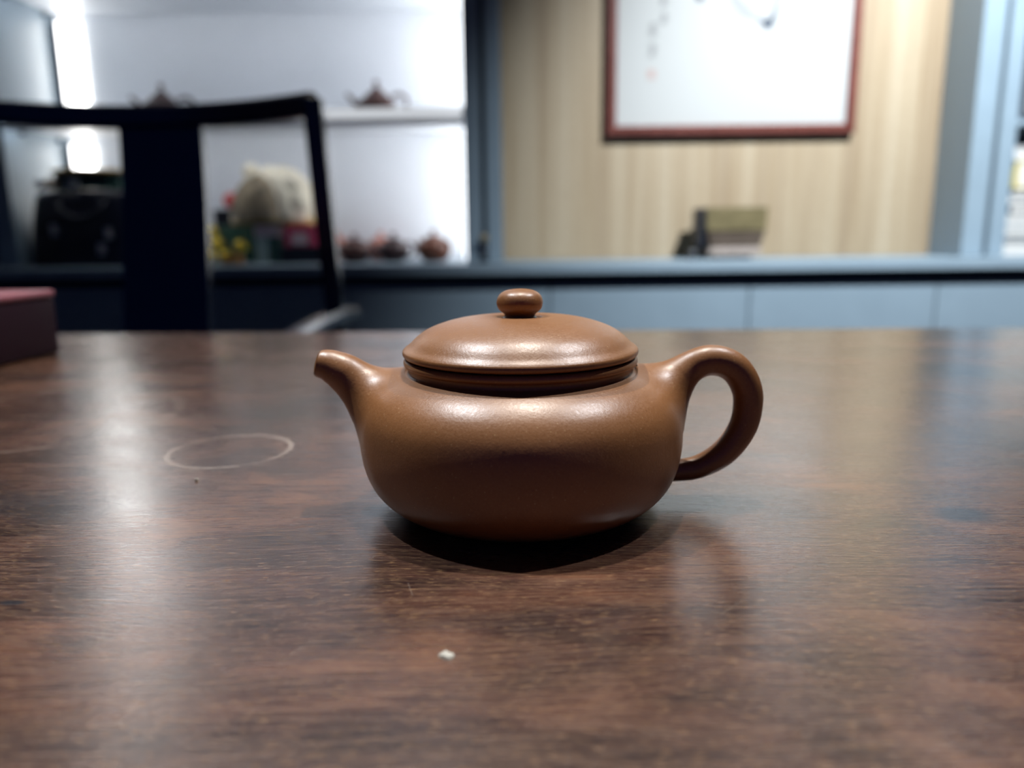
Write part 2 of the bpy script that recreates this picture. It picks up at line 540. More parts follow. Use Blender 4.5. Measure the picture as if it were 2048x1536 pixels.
for za, zb in ((CT + 0.006, SH[0] - 0.02), (SH[0] + 0.034, SH[1] - 0.02), (SH[1] + 0.034, SH[2] - 0.02), (SH[2] + 0.034, TOP - 0.01)):
    dpart('added_led_fin', (-1.4035, 2.556, za), (-1.3985, 2.599, zb), M['chrome'])  # added fin, keeps the strip's light off the side panel corner
    dpart('led_strip', (-1.398, 2.590, za), (-1.350, 2.599, zb), M['led'])
    dpart('led_strip', (-0.134, 2.31, za), (-0.129, 2.57, zb), M['led_side'])

# --- alcove with wood panel
al = thing('panelled_alcove', 'shallow blue-grey alcove backed with pale striped wood veneer', 'alcove', (0.63, 2.25, CT))
AB = (0.63, 2.25, CT)
dpart('wood_panel', (-0.022, 2.43, CT + .001), (1.301, 2.45, TOP), M['panel'], al, 0, AB)
dpart('side_panel', (-0.066, YF, CT + .001), (-0.022, 2.45, TOP), M['blue'], al, 0.0015, AB)
dpart('side_panel', (1.301, YF, CT + .001), (1.362, 2.45, TOP), M['blue'], al, 0.0015, AB)
dpart('top_panel', (-0.066, YF, TOP + .001), (1.362, 2.45, TOP + 0.02), M['blue'], al, 0.0015, AB)
dpart('groove_strip', (-0.0805, 2.275, CT + .001), (-0.0665, 2.30, TOP), M['recess'], al, 0, AB)

# --- bookcase at the right
bc = thing('bookcase', 'blue-grey open bookcase holding stacked books at the right edge', 'bookcase', (1.8, 2.25, CT))
BB = (1.8, 2.25, CT)
dpart('side_panel', (1.377, YF, CT + .001), (1.424, 2.62, TOP), M['blue'], bc, 0.0015, BB)
dpart('side_panel', (2.30, YF, CT + .001), (2.345, 2.62, TOP), M['blue'], bc, 0.0015, BB)
dpart('back_panel', (1.424, 2.60, CT + .001), (2.30, 2.62, TOP), M['recess'], bc, 0, BB)
dpart('groove_strip', (1.3625, 2.275, CT + .001), (1.3765, 2.30, TOP), M['recess'], bc, 0, BB)
for z in (1.133, 1.50, 1.88, TOP + 0.001):
    dpart('shelf', (1.4245, YF + 0.003, z), (2.2995, 2.599, z + 0.016), M['blue'], bc, 0.0015, BB)

# latch on the cabinet edge
lt = thing('cabinet_latch', 'small dark brass latch low on the display cabinet edge', 'latch', (-0.0745, 2.2495, 0.775))
box('back_plate', (-0.010, -0.004, 0.006), (0.010, 0.0, 0.072), M['black'], lt, 0.001)
for z, r, m in ((0.062, 0.0120, 'brass'), (0.018, 0.0105, 'black')):
    me = lathe_me('knob', [(0, 0), (r * .5, 0), (r * .5, 0.008), (r, 0.011), (r, 0.017), (r * .7, 0.020), (0, 0.0205)], 24)
    o = new_obj('knob', me, M[m], lt)
    o.location = (0, -0.004, z)
    o.rotation_euler = (PI / 2, 0, 0)
box('bolt', (-0.004, -0.012, 0.026), (0.004, -0.004, 0.052), M['chrome'], lt, 0.001)

# ------------------------------------------------------------------ framed calligraphy
pt = thing('framed_calligraphy', 'framed brush calligraphy on white paper hung on the wood panel', 'picture', (0.664, 2.4295, 1.134))
FW, FH, FT = 0.372, 1.16, 0.028   # half width, height, rail width
def mitred(name, pts):
    bm = bmesh.new()
    a = [bm.verts.new((x, -0.004, z)) for x, z in pts]
    b = [bm.verts.new((x, -0.028, z)) for x, z in pts]
    bm.faces.new(a)
    bm.faces.new(b)
    for i in range(4):
        bm.faces.new((a[i], a[(i + 1) % 4], b[(i + 1) % 4], b[i]))
    bmesh.ops.bevel(bm, geom=[e for e in bm.edges if abs(e.verts[0].co.y + 0.028) < 1e-5 and abs(e.verts[1].co.y + 0.028) < 1e-5], offset=0.004, segments=2, affect='EDGES')
    return new_obj(name, bm_mesh(name, bm), M['frame'], pt)
mitred('frame_rail', [(-FW, 0), (FW, 0), (FW - FT, FT), (-FW + FT, FT)])
mitred('frame_rail', [(-FW, FH), (FW, FH), (FW - FT, FH - FT), (-FW + FT, FH - FT)])
mitred('frame_rail', [(-FW, 0), (-FW, FH), (-FW + FT, FH - FT), (-FW + FT, FT)])
mitred('frame_rail', [(FW, 0), (FW, FH), (FW - FT, FH - FT), (FW - FT, FT)])
pp = box('paper', (-FW + 0.012, -0.014, 0.012), (FW - 0.012, -0.004, FH - 0.012), M['paper'], pt, 0)

def stroke(name, pts, mat, y=-0.0148):
    """brush stroke: list of (x, z, half width); a thin ink film on the paper"""
    P = catmull(pts, 8)
    bm = bmesh.new()
    L, Rv = [], []
    for i, p in enumerate(P):
        q0, q1 = P[max(i - 1, 0)], P[min(i + 1, len(P) - 1)]
        d = np.array([q1[0] - q0[0], q1[1] - q0[1]])
        d /= max(1e-9, np.linalg.norm(d))
        nx, nz = -d[1], d[0]
        w = max(p[2], 0.0004) * 1.35
        L.append((p[0] + nx * w, p[1] + nz * w))
        Rv.append((p[0] - nx * w, p[1] - nz * w))
    fr = [bm.verts.new((x, y, z)) for x, z in L], [bm.verts.new((x, y, z)) for x, z in Rv]
    bk = [bm.verts.new((x, -0.0141, z)) for x, z in L], [bm.verts.new((x, -0.0141, z)) for x, z in Rv]
    for i in range(len(P) - 1):
        bm.faces.new((fr[0][i], fr[0][i + 1], fr[1][i + 1], fr[1][i]))
        for a, b in ((fr[0], bk[0]), (bk[1], fr[1])):
            bm.faces.new((a[i], b[i], b[i + 1], a[i + 1]))
    return new_obj(name, bm_mesh(name, bm), M[mat], pp)
ox, oz = 0.664, 1.134
def st(name, pts, mat, y=-0.0148):
    return stroke(name, [(x - ox, z - oz, w) for x, z, w in pts], mat, y)
# big character: hook, dry wash, and the strokes above the photograph's edge
st('ink_stroke', [(0.735, 1.461, 0.0015), (0.748, 1.450, 0.005), (0.763, 1.444, 0.0105), (0.774, 1.458, 0.006), (0.784, 1.485, 0.0035), (0.786, 1.53, 0.003), (0.778, 1.60, 0.006), (0.755, 1.68, 0.010)], 'ink')
st('ink_stroke', [(0.556, 1.508, 0.0015), (0.560, 1.519, 0.0085), (0.570, 1.56, 0.013), (0.60, 1.62, 0.012), (0.66, 1.67, 0.010), (0.755, 1.69, 0.012)], 'ink')
st('ink_stroke', [(0.64, 1.545, 0.004), (0.668, 1.506, 0.012), (0.695, 1.480, 0.014), (0.725, 1.464, 0.008), (0.742, 1.455, 0.004)], 'ink_wash', -0.0145)
st('ink_stroke', [(0.50, 1.74, 0.006), (0.62, 1.78, 0.012), (0.80, 1.79, 0.010)], 'ink')
# signature column and seal
def glyph(cx, cz, s, seed):
    r = random.Random(seed)
    for i in range(3):
        z = cz + s * (0.62 - 0.55 * i)
        st('ink_stroke', [(cx - s * r.uniform(.45, .75), z + r.uniform(-.1, .1) * s, 0.0016), (cx, z + .1 * s, 0.0024), (cx + s * r.uniform(.4, .7), z + r.uniform(-.1, .2) * s, 0.0014)], 'ink_grey')
    st('ink_stroke', [(cx + s * .05, cz + s, 0.002), (cx - s * .05, cz + .2 * s, 0.0026), (cx - s * r.uniform(-.1, .2), cz - s, 0.0012)], 'ink_grey', -0.0150)
    st('ink_stroke', [(cx - s * .1, cz, 0.002), (cx - s * .55, cz - .8 * s, 0.0012)], 'ink_grey', -0.0152)
for i, (cx, cz, s) in enumerate(((0.457, 1.512, 0.019), (0.458, 1.463, 0.017), (0.427, 1.431, 0.021), (0.427, 1.374, 0.022), (0.457, 1.565, 0.018))):
    glyph(cx, cz, s, i + 3)
b = box('seal_mark', (0.4245 - 0.011 - ox, -0.0147, 1.309 - 0.013 - oz), (0.4245 + 0.011 - ox, -0.0141, 1.309 + 0.013 - oz), M['seal'], pp, 0)

# ------------------------------------------------------------------ table
TZ = 0.771
tb = thing('tea_table', 'dark rosewood tea table with a worn glossy top', 'table', (0.0, 0.0, TZ - 0.76), math.radians(-2.4))
top = box('table_top', (-0.95, -0.30, 0.712), (0.95, 0.6957, 0.76), M['table'], tb, 0.006, 3)
for x0, x1, y0, y1 in ((-0.90, 0.90, -0.262, -0.24), (-0.90, 0.90, 0.634, 0.656)):
    box('apron', (x0, y0, 0.63), (x1, y1, 0.7115), M['table'], tb, 0.002)
for x0, x1 in ((-0.892, -0.870), (0.870, 0.892)):
    box('apron', (x0, -0.2395, 0.63), (x1, 0.6335, 0.7115), M['table'], tb, 0.002)
for sx in (-1, 1):
    for y in (-0.225, 0.619):
        x = sx * 0.855
        box('leg', (x - 0.0148, y - 0.0145, -0.011), (x + 0.0148, y + 0.0145, 0.7112), M['table'], tb, 0.003)

# ------------------------------------------------------------------ the teapot
tp = thing('teapot', 'brown matte clay teapot with round lid on the rosewood table', 'teapot', (0.0028, 0.2475, TZ + 0.0002))
mm = 0.001
body_lo = catmull([(35.5, 0.0), (37.2, 0.2), (39.8, 0.9), (42.9, 2.4), (46.2, 5.0), (49.1, 8.7), (51.2, 13.6), (52.3, 19.0), (52.55, 24.3), (52.1, 29.3), (50.7, 33.7), (48.0, 37.7), (44.2, 40.9), (40.3, 43.0), (37.2, 44.0)], 8)
neck = catmull([(37.2, 44.0), (36.4, 44.5), (36.15, 45.3), (36.3, 46.2)], 5)[1:]
lip = catmull([(36.9, 46.4), (37.55, 46.9), (37.8, 47.7), (37.55, 48.5), (36.9, 48.9), (35.0, 49.0)], 5)
prof = [(0.0, 0.0), (15.0, 0.0), (35.1, 0.0)] + [tuple(p) for p in body_lo] + [tuple(p) for p in neck] + [tuple(p) for p in lip] + [(33.5, 47.5), (33.0, 43.0)]
prof = [(r * mm, z * mm) for r, z in prof]
poly = np.array([(0.0, 0.0)] + prof[1:-2] + [(0.0, 0.049)])

def sd_body(p):
    q = np.stack([np.hypot(p[:, 0], p[:, 1]), p[:, 2]], 1)
    d2 = np.full(len(q), 1e9)
    inside = np.zeros(len(q), bool)
    n = len(poly)
    for i in range(n):
        a, b = poly[i], poly[(i + 1) % n]
        if a[1] == b[1] or True:
            e = b - a
            w = q - a
            L = max(e @ e, 1e-18)
            tt = np.clip((w @ e) / L, 0, 1)
            if not (a[0] == 0 and b[0] == 0):
                dd = w - tt[:, None] * e
                d2 = np.minimum(d2, (dd ** 2).sum(1))
            c = ((a[1] <= q[:, 1]) & (b[1] > q[:, 1])) | ((b[1] <= q[:, 1]) & (a[1] > q[:, 1]))
            if c.any() and e[1] != 0:
                xi = a[0] + (q[:, 1] - a[1]) / e[1] * e[0]
                inside ^= c & (q[:, 0] < xi)
    return np.where(inside, -1, 1) * np.sqrt(d2)

SP = [(-65.75, 57.95, 4.45), (-62.0, 57.0, 5.45), (-57.2, 54.4, 6.5), (-52.8, 50.6, 7.3), (-48.0, 46.6, 8.1), (-41.5, 43.2, 8.6), (-34, 41.0, 8.8)]
HD = [(38.0, 43.0, 6.6), (44.6, 46.3, 6.4), (50.3, 51.0, 5.7), (56.0, 55.6, 5.15), (62.4, 57.5, 5.0), (68.9, 55.6, 5.0), (73.2, 50.6, 4.95), (75.0, 43.9, 4.8), (73.6, 34.8, 4.6), (67.9, 26.4, 4.35), (59.3, 21.3, 3.9), (50.8, 20.1, 3.7), (43.0, 19.9, 3.7), (37.0, 20.0, 3.7)]
def swept(pts, per):
    return np.array([(p[0] * mm, 0.0, (p[1] - 11.0) * mm, p[2] * mm) for p in catmull(pts, per)])
SPd, HDd = swept(SP, 24), swept(HD, 16)
def sd_tube(p, T):
    out = np.full(len(p), 1e9)
    for c in T:
        np.minimum(out, np.sqrt(((p - c[:3]) ** 2).sum(1)) - c[3], out=out)
    return out
def smin(a, b, k):
    h = np.maximum(k - np.abs(a - b), 0) / k
    return np.minimum(a, b) - h * h * k * 0.25
def kh(p):
    return np.where(p[:, 2] > 0.025, 0.013, 0.0018)
def F(p):
    return smin(smin(sd_body(p), sd_tube(p, SPd), 0.011), sd_tube(p, HDd), kh(p))
def gradF(p, e=2e-5):
    g = np.zeros_like(p)
    for i in range(3):
        dp = np.zeros(3)
        dp[i] = e
        g[:, i] = F(p + dp) - F(p - dp)
    return g / np.maximum(np.linalg.norm(g, axis=1), 1e-12)[:, None]

def blend_part(name, V, faces, cull, region, parent):
    V = np.array(V, float)
    cu = cull(V)
    faces = [f for f in faces if not all(cu[i] for i in f)]
    used = sorted({i for f in faces for i in f})
    remap = {o: n for n, o in enumerate(used)}
    V = V[used]
    faces = [tuple(remap[i] for i in f) for f in faces]
    wgt = region(V)
    idx = np.where(wgt > 0)[0]
    p = V[idx].copy()
    p0 = p.copy()
    for _ in range(5):
        p -= (F(p)[:, None] * gradF(p)) * 0.9
    V[idx] = p0 + (p - p0) * wgt[idx][:, None]
    me = mesh(name, V, faces)
    bm = bmesh.new()
    bm.from_mesh(me)
    bm.normal_update()
    N = np.array([v.normal[:] for v in bm.verts])
    bm.free()
    g = gradF(V[idx])
    w = wgt[idx][:, None]
    nn = N[idx] * (1 - w) + g * w
    N[idx] = nn / np.linalg.norm(nn, axis=1)[:, None]
    me.normals_split_custom_set_from_vertices([tuple(n) for n in N])
    return new_obj(name, me, M['clay'], parent)

# body
SEG = 160
Vb, Fb = [], []
for r, z in prof:
    r = max(r, 1e-5)
    for k in range(SEG):
        a = 2 * PI * (k + 0.5) / SEG
        Vb.append((r * math.cos(a), r * math.sin(a), z))
for i in range(len(prof) - 1):
    for k in range(SEG):
        k2 = (k + 1) % SEG
        Fb.append((i * SEG + k, i * SEG + k2, (i + 1) * SEG + k2, (i + 1) * SEG + k))
def reg_body(V):
    z = V[:, 2]
    r = np.hypot(V[:, 0], V[:, 1])
    ok = (z > 0.001) & (z < 0.0438) & (r > 0.0372)
    d = np.minimum(sd_tube(V, SPd), sd_tube(V, HDd))
    return np.where(ok & (d < 0.014), 1.0, 0.0)
blend_part('body', Vb, Fb, lambda V: np.minimum(sd_tube(V, SPd), sd_tube(V, HDd)) < -0.0012, reg_body, tp)

def ring_mesh(T, seg=48):
    vs, fs = tube_data([tuple(c) for c in T], seg, (0, 1, 0), False)
    return vs, [tuple(reversed(f)) for f in fs]
def fade(V, k):
    a = sd_body(V)
    return np.clip((k * 1.25 - a) / (k * 0.35), 0, 1)
# spout: outer skin, rounded lip and bore
vs, fs = ring_mesh(SPd)
n0 = len(vs)
spv = [Vector(v) for v in vs]
seg = 48
c0 = Vector(SPd[0][:3])
tdir = (Vector(SPd[0][:3]) - Vector(SPd[2][:3])).normalized()
rings_in = []
extra, ef = [], []
for sc, off in ((0.95, 0.00035), (0.86, 0.00045), (0.76, 0.0002), (0.70, -0.0006), (0.66, -0.004), (0.60, -0.010)):
    extra.append([c0 + (spv[k] - c0) * sc + tdir * off for k in range(seg)])
prev = list(range(seg))
allv = list(spv)
for ring in extra:
    cur = list(range(len(allv), len(allv) + seg))
    allv += ring
    for k in range(seg):
        k2 = (k + 1) % seg
        fs.append((prev[k], prev[k2], cur[k2], cur[k]))
    prev = cur
spo = blend_part('spout', [tuple(v) for v in allv], fs, lambda V: (sd_body(V) < -0.0012), lambda V: np.where(V[:, 0] > -0.062, fade(V, 0.013), 0), tp)
vs, fs = ring_mesh(HDd)
blend_part('handle', vs, fs, lambda V: sd_body(V) < -0.0012, lambda V: np.where(V[:, 2] > 0.025, fade(V, 0.013), fade(V, 0.0018)), tp)
# lid
lid_prof = [(32.6, 55.0), (32.6, 60.0), (33.0, 60.25)] + [tuple(p) for p in catmull([(36.6, 60.3), (37.5, 60.65), (38.0, 61.5), (37.85, 62.4), (37.2, 63.1)], 5)] + \
    [tuple(p) for p in catmull([(36.5, 63.55), (35.6, 64.3), (33.5, 66.3), (30.6, 68.3), (26.0, 70.2), (20.0, 71.7), (13.0, 72.5), (9.0, 72.7), (7.4, 72.6)], 6)] + \
    [(6.9, 72.35), (6.2, 72.2), (5.6, 72.3), (0, 72.3)]
lid = new_obj('lid', lathe_me('lid', [(r * mm, (z - 11) * mm) for r, z in lid_prof], 160), M['clay'], tp)
kn = [tuple(p) for p in catmull([(5.6, 72.2), (4.9, 72.9), (5.3, 73.6), (6.7, 74.8), (7.35, 76.2), (7.45, 77.4), (7.0, 78.9), (6.0, 80.1), (4.3, 80.95), (2.0, 81.35), (0.0, 81.4)], 5)]
new_obj('knob', lathe_me('knob', [(max(r, 0) * mm, (z - 11) * mm) for r, z in kn], 64), M['clay'], lid)

# ------------------------------------------------------------------ small things on the table
def flake(name, x, y, s, label, cat, mat='flake', h=0.0006, seed=1, st_=1.5):
    r = random.Random(seed)
    bm = bmesh.new()
    n = 11
    lo, hi = [], []
    for k in range(n):
        a = 2 * PI * k / n
        rr = s * r.uniform(0.65, 1.1)
        lo.append(bm.verts.new((rr * math.cos(a) * st_, rr * math.sin(a), 0)))
        hi.append(bm.verts.new((rr * .8 * math.cos(a) * st_, rr * .8 * math.sin(a), h * r.uniform(.6, 1.2))))
    c = bm.verts.new((0, 0, h * 1.1))
    for k in range(n):
        k2 = (k + 1) % n
        bm.faces.new((lo[k], lo[k2], hi[k2], hi[k]))
        bm.faces.new((hi[k], hi[k2], c))
    bm.faces.new(list(reversed(lo)))
    o = new_obj(name, bm_mesh(name, bm), M[mat])
    o.location = (x, y, TZ + 0.0001)
    return tag(o, label, cat)
flake('dried_flake', -0.0146, 0.1495, 0.0015, 'small dried white flake stuck on the table in front of the teapot', 'flake', seed=4)
flake('crumb', -0.1164, 0.2704, 0.0007, 'tiny pale crumb on the table beside the round cup mark', 'crumb', seed=5, st_=1.1, h=0.0008)

# maroon box at the left edge
rb = thing('lacquer_box', 'dark maroon lacquered box with rounded lid at the left table edge', 'box', (-0.350, 0.592, TZ + 0.0003), math.radians(-4))
new_obj('body', bm_mesh('body', box_bm((-0.30, -0.22, 0.0), (0.0, 0.0, 0.0427), 0.003, 3), True), M['maroon_shaded'], rb)
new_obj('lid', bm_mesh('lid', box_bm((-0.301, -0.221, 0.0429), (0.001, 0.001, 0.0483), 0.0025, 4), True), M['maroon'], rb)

# ------------------------------------------------------------------ chair
ch = thing('armchair', 'black lacquered wooden armchair with broad back splat behind the table', 'chair', (-0.645, 1.40, 0))
HW = 0.312
def backy(u):      # plan curve of the top rail, u in -1..1
    return 0.045 - 0.065 * u * u
path = [(HW * u, backy(u), 1.066 + 0.009 * u * u) for u in np.linspace(-1.0, 1.0, 25)]
rail('top_rail', path, 0.032, 0.039, M['chair'], ch, 0.006)
sp_path = [(0.0, 0.045 + y, z) for z, y in ((0.47, -0.075), (0.56, -0.072), (0.66, -0.060), (0.78, -0.036), (0.90, -0.014), (0.99, -0.004), (1.053, 0.0))]
sp_path = [tuple(p) for p in catmull(sp_path, 4)]
# splat: thin curved board, slightly wider below
bm = bmesh.new()
rr = []
for p in sp_path:
    hw = 0.074 + (1.05 - p[2]) * 0.012
    rr.append([bm.verts.new((sx * hw + 0.021, p[1] + dy, p[2])) for sx, dy in ((-1, -0.006), (1, -0.006), (1, 0.006), (-1, 0.006))])
for a, b in zip(rr, rr[1:]):
    for k in range(4):
        bm.faces.new((a[k], a[(k + 1) % 4], b[(k + 1) % 4], b[k]))
bm.faces.new(rr[0]); bm.faces.new(rr[-1])
new_obj('splat', bm_mesh('splat', bm), M['chair'], ch)
for s in (-1, 1):
    pp_ = [(s * (HW + 0.016), 0.0, 0.0), (s * (HW + 0.016), 0.0, 0.47), (s * (HW + 0.014), -0.002, 0.70), (s * (HW + 0.006), -0.010, 0.88), (s * (HW - 0.001), -0.019, 1.083)]
    rail('back_post', [tuple(q) for q in catmull(pp_, 5)], 0.032, 0.032, M['chair'], ch, 0.006)
    rail('armrest', [tuple(q) for q in catmull([(s * (HW + 0.040), 0.026, 0.712), (s * (HW + 0.022), -0.03, 0.712), (s * (HW + 0.012), -0.18, 0.708), (s * (HW + 0.016), -0.36, 0.704)], 5)], 0.034, 0.026, M['chair'], ch, 0.007)
    rail('front_leg', [(s * HW, -0.40, 0.0), (s * HW, -0.40, 0.46), (s * (HW + .008), -0.37, 0.56), (s * (HW + .016), -0.34, 0.70)], 0.032, 0.032, M['chair'], ch, 0.006)
    rail('side_stretcher', [(s * (HW + .005), -0.385, 0.16), (s * (HW + .012), -0.015, 0.16)], 0.018, 0.026, M['chair'], ch, 0.004)
box('seat', (-HW - 0.02, -0.43, 0.455), (HW + 0.02, 0.02, 0.485), M['chair'], ch, 0.006)
rail('front_stretcher', [(-HW, -0.40, 0.09), (HW, -0.40, 0.09)], 0.03, 0.03, M['chair'], ch, 0.004)
rail('back_stretcher', [(-HW, 0.0, 0.20), (HW, 0.0, 0.20)], 0.018, 0.026, M['chair'], ch, 0.004)

# ------------------------------------------------------------------ teapots on the shelves
def small_pot(label, loc, R, mat, rz=0.0, shape='round', group='small clay teapots in the display cabinet', saucer=False):
    t = thing('small_teapot', label, 'teapot', loc, rz, group)
    m = M[mat]
    if shape == 'cone':
        bp = [(0, 0), (.62, 0), (.66, .03), (.80, .28), (.96, .55), (.98, .62), (.90, .72), (.66, .80)]
        lp = [(.70, .79), (.70, .84), (.52, 1.02), (.30, 1.22), (.12, 1.38), (0, 1.42)]
        kp = [(.09, 1.37), (.07, 1.46), (.14, 1.54), (.16, 1.62), (.09, 1.70), (0, 1.72)]
    else:
        bp = [(0, 0), (.55, 0), (.60, .05), (.86, .32), (1.0, .66), (.95, .94), (.76, 1.14), (.55, 1.22)]
        lp = [(.58, 1.20), (.60, 1.25), (.46, 1.36), (.24, 1.43), (.1, 1.45), (0, 1.45)]
        kp = [(.09, 1.44), (.08, 1.50), (.17, 1.58), (.18, 1.66), (.10, 1.74), (0, 1.76)]
    def L(nm, pr, par):
        c = [tuple(p) for p in catmull(pr, 4)]
        return new_obj(nm, lathe_me(nm, [(max(r, 0) * R, z * R) for r, z in c], 32), m, par)
    L('body', bp, t)
    ld = L('lid', lp, t)
    L('knob', kp, ld)
    hz = .55 if shape == 'cone' else .66
    def P(pts):
        return [(p[0] * R, 0, p[1] * R, p[2] * R) for p in catmull(pts, 5)]
    tube('spout', P([(-.80, hz - .12, .24), (-1.10, hz + .02, .17), (-1.32, hz + .28, .12), (-1.56, hz + .52, .09)]), m, t, 14)
    tube('handle', P([(.78, hz + .34, .10), (1.15, hz + .48, .10), (1.52, hz + .28, .10), (1.52, hz - .12, .09), (1.20, hz - .42, .085), (.74, hz - .36, .085)]), m, t, 12)
    return t
SZ = SH[0] + 0.0325
small_pot('reddish clay teapot with pointed lid on the upper lit shelf, right of the chair', (-0.391, 2.40, SZ), 0.057, 'pot_red', 0.0, 'cone')
small_pot('brown clay teapot half hidden behind the chair top rail', (-1.035, 2.42, SZ), 0.058, 'pot_dark', 0.1, 'cone')
CZ = CT + 0.0005
G = 'small clay teapots in the display cabinet'
small_pot('glossy orange-brown round teapot, rightmost in the lower row', (-0.232, 2.37, CZ), 0.054, 'pot_orange', -0.9, 'round', G)
small_pot('dark purple clay teapot, second from the right in the lower row', (-0.356, 2.38, CZ), 0.050, 'pot_dark', 0.7, 'round', G)
small_pot('dark brown clay teapot beside the chair post in the lower row', (-0.472, 2.37, CZ), 0.049, 'pot_red', 1.2, 'round', G)
small_pot('pinkish clay teapot at the back between two dark teapots', (-0.415, 2.51, CZ), 0.052, 'pot_pink', 1.4, 'round', G)
small_pot('pinkish clay teapot at the back, seen just right of the chair post', (-0.555, 2.50, CZ), 0.054, 'pot_pink', 1.8, 'round', G)

# ------------------------------------------------------------------ clutter in the lower bay
def carton(name, label, cat, lo, hi, mat, lidmat=None, band=None, bev=0.003):
    c = ((lo[0] + hi[0]) / 2, (lo[1] + hi[1]) / 2, lo[2])
    t = thing(name, label, cat, c)
    w, d, h = (hi[0] - lo[0]) / 2, (hi[1] - lo[1]) / 2, hi[2] - lo[2]
    lh = h * 0.3 if lidmat else 0
    box('box_body', (-w, -d, 0), (w, d, h - lh - (0.0005 if lidmat else 0)), M[mat], t, bev)
    if lidmat:
        box('lid', (-w - .001, -d - .001, h - lh), (w + .001, d + .001, h), M[lidmat], t, bev)
    if band:
        box('label_panel', (-w * .55, -d - .0012, h * .12), (w * .45, -d - .0002, h * .62), M[band], t, 0)
    return t
carton('black_carton', 'low black carton under the pink-red box behind the chair post', 'box', (-0.685, 2.32, CZ), (-0.565, 2.42, 0.818), 'black')
carton('gift_box', 'pink-red gift box with pale pink lower edge beside the chair post', 'box', (-0.672, 2.33, 0.8185), (-0.577, 2.41, 0.884), 'pinkred', None, 'pink')
carton('tea_carton', 'mint and white tea carton standing below the cream bundle', 'box', (-0.760, 2.33, CZ), (-0.722, 2.40, 0.884), 'mint', 'pink')
carton('tea_carton', 'dark green tea carton with pale label below the cream bundle', 'box', (-0.7205, 2.33, CZ), (-0.688, 2.40, 0.884), 'green', 'pink')
carton('dark_case', 'dark green case at the back supporting the red ball', 'box', (-0.93, 2.475, CZ), (-0.765, 2.57, 0.935), 'green', 'black')

# cream domed bundle
bd = thing('cloth_bundle', 'cream domed cloth bundle with olive-brown front above the tea cartons', 'bundle', (-0.720, 2.395, 0.8850))
def lumpy(nseg, nring, fn):
    vs, fs = [], []
    for i in range(nring + 1):
        for k in range(nseg):
            vs.append(fn(2 * PI * k / nseg, i / nring))
    for i in range(nring):
        for k in range(nseg):
            k2 = (k + 1) % nseg
            fs.append((i * nseg + k, i * nseg + k2, (i + 1) * nseg + k2, (i + 1) * nseg + k))
    fs.append(tuple(reversed(range(nseg))))
    fs.append(tuple(range(nring * nseg, (nring + 1) * nseg)))
    return vs, fs
def dome(a, t, rx=0.126, ry=0.07, h=0.155):
    ph = t * PI / 2 * 0.985
    w = 1 + 0.06 * math.sin(5 * a + 3 * t) + 0.04 * math.sin(9 * a)
    return (rx * math.cos(ph) ** 0.75 * math.cos(a) * w + 0.012 * t, ry * math.cos(ph) ** 0.75 * math.sin(a) * w, 0.012 + h * math.sin(ph) * (1 + 0.05 * math.sin(3 * a + 1)))
vs, fs = lumpy(40, 16, dome)
new_obj('cloth_dome', mesh('cloth_dome', vs, fs), M['cream'], bd)
vs, fs = lumpy(40, 3, lambda a, t: (0.126 * math.cos(a) * (1 - .03 * t), 0.074 * math.sin(a) * (1 - .03 * t), 0.0005 + 0.020 * t))
new_obj('base_band', mesh('base_band', vs, fs, True), M['ochre'], bd)
def frontpatch(a, t):
    x, y, z = dome(a, t)
    return (x * .76 - 0.024, y * 1.06 - 0.014, z * 0.86 + 0.004)
vs, fs = lumpy(40, 12, lambda a, t: frontpatch(PI + a * 0.5 + 0.0, t) if True else None)
vs = []
fs = []
for i in range(13):
    for k in range(21):
        vs.append(frontpatch(PI + PI * k / 20, i / 12))
for i in range(12):
    for k in range(20):
        fs.append((i * 21 + k, i * 21 + k + 1, (i + 1) * 21 + k + 1, (i + 1) * 21 + k))
nb = len(vs)
vs += [(x, y + 0.012, z) for x, y, z in vs]
fs += [tuple(reversed([i + nb for i in f])) for f in fs]
new_obj('brown_front', mesh('brown_front', vs, fs), M['olive'], bd)
for x, y, z, r in ((-0.052, -0.015, 0.155, 0.026), (0.060, -0.012, 0.112, 0.050), (0.072, -0.018, 0.062, 0.050)):
    vs, fs = lumpy(24, 10, lambda a, t: (x + r * math.sin(PI * (0.02 + .96 * t)) * math.cos(a), y + r * .8 * math.sin(PI * (0.02 + .96 * t)) * math.sin(a), z - r * math.cos(PI * (0.02 + .96 * t))))
    new_obj('cloth_fold', mesh('cloth_fold', vs, fs), M['cream'], bd)

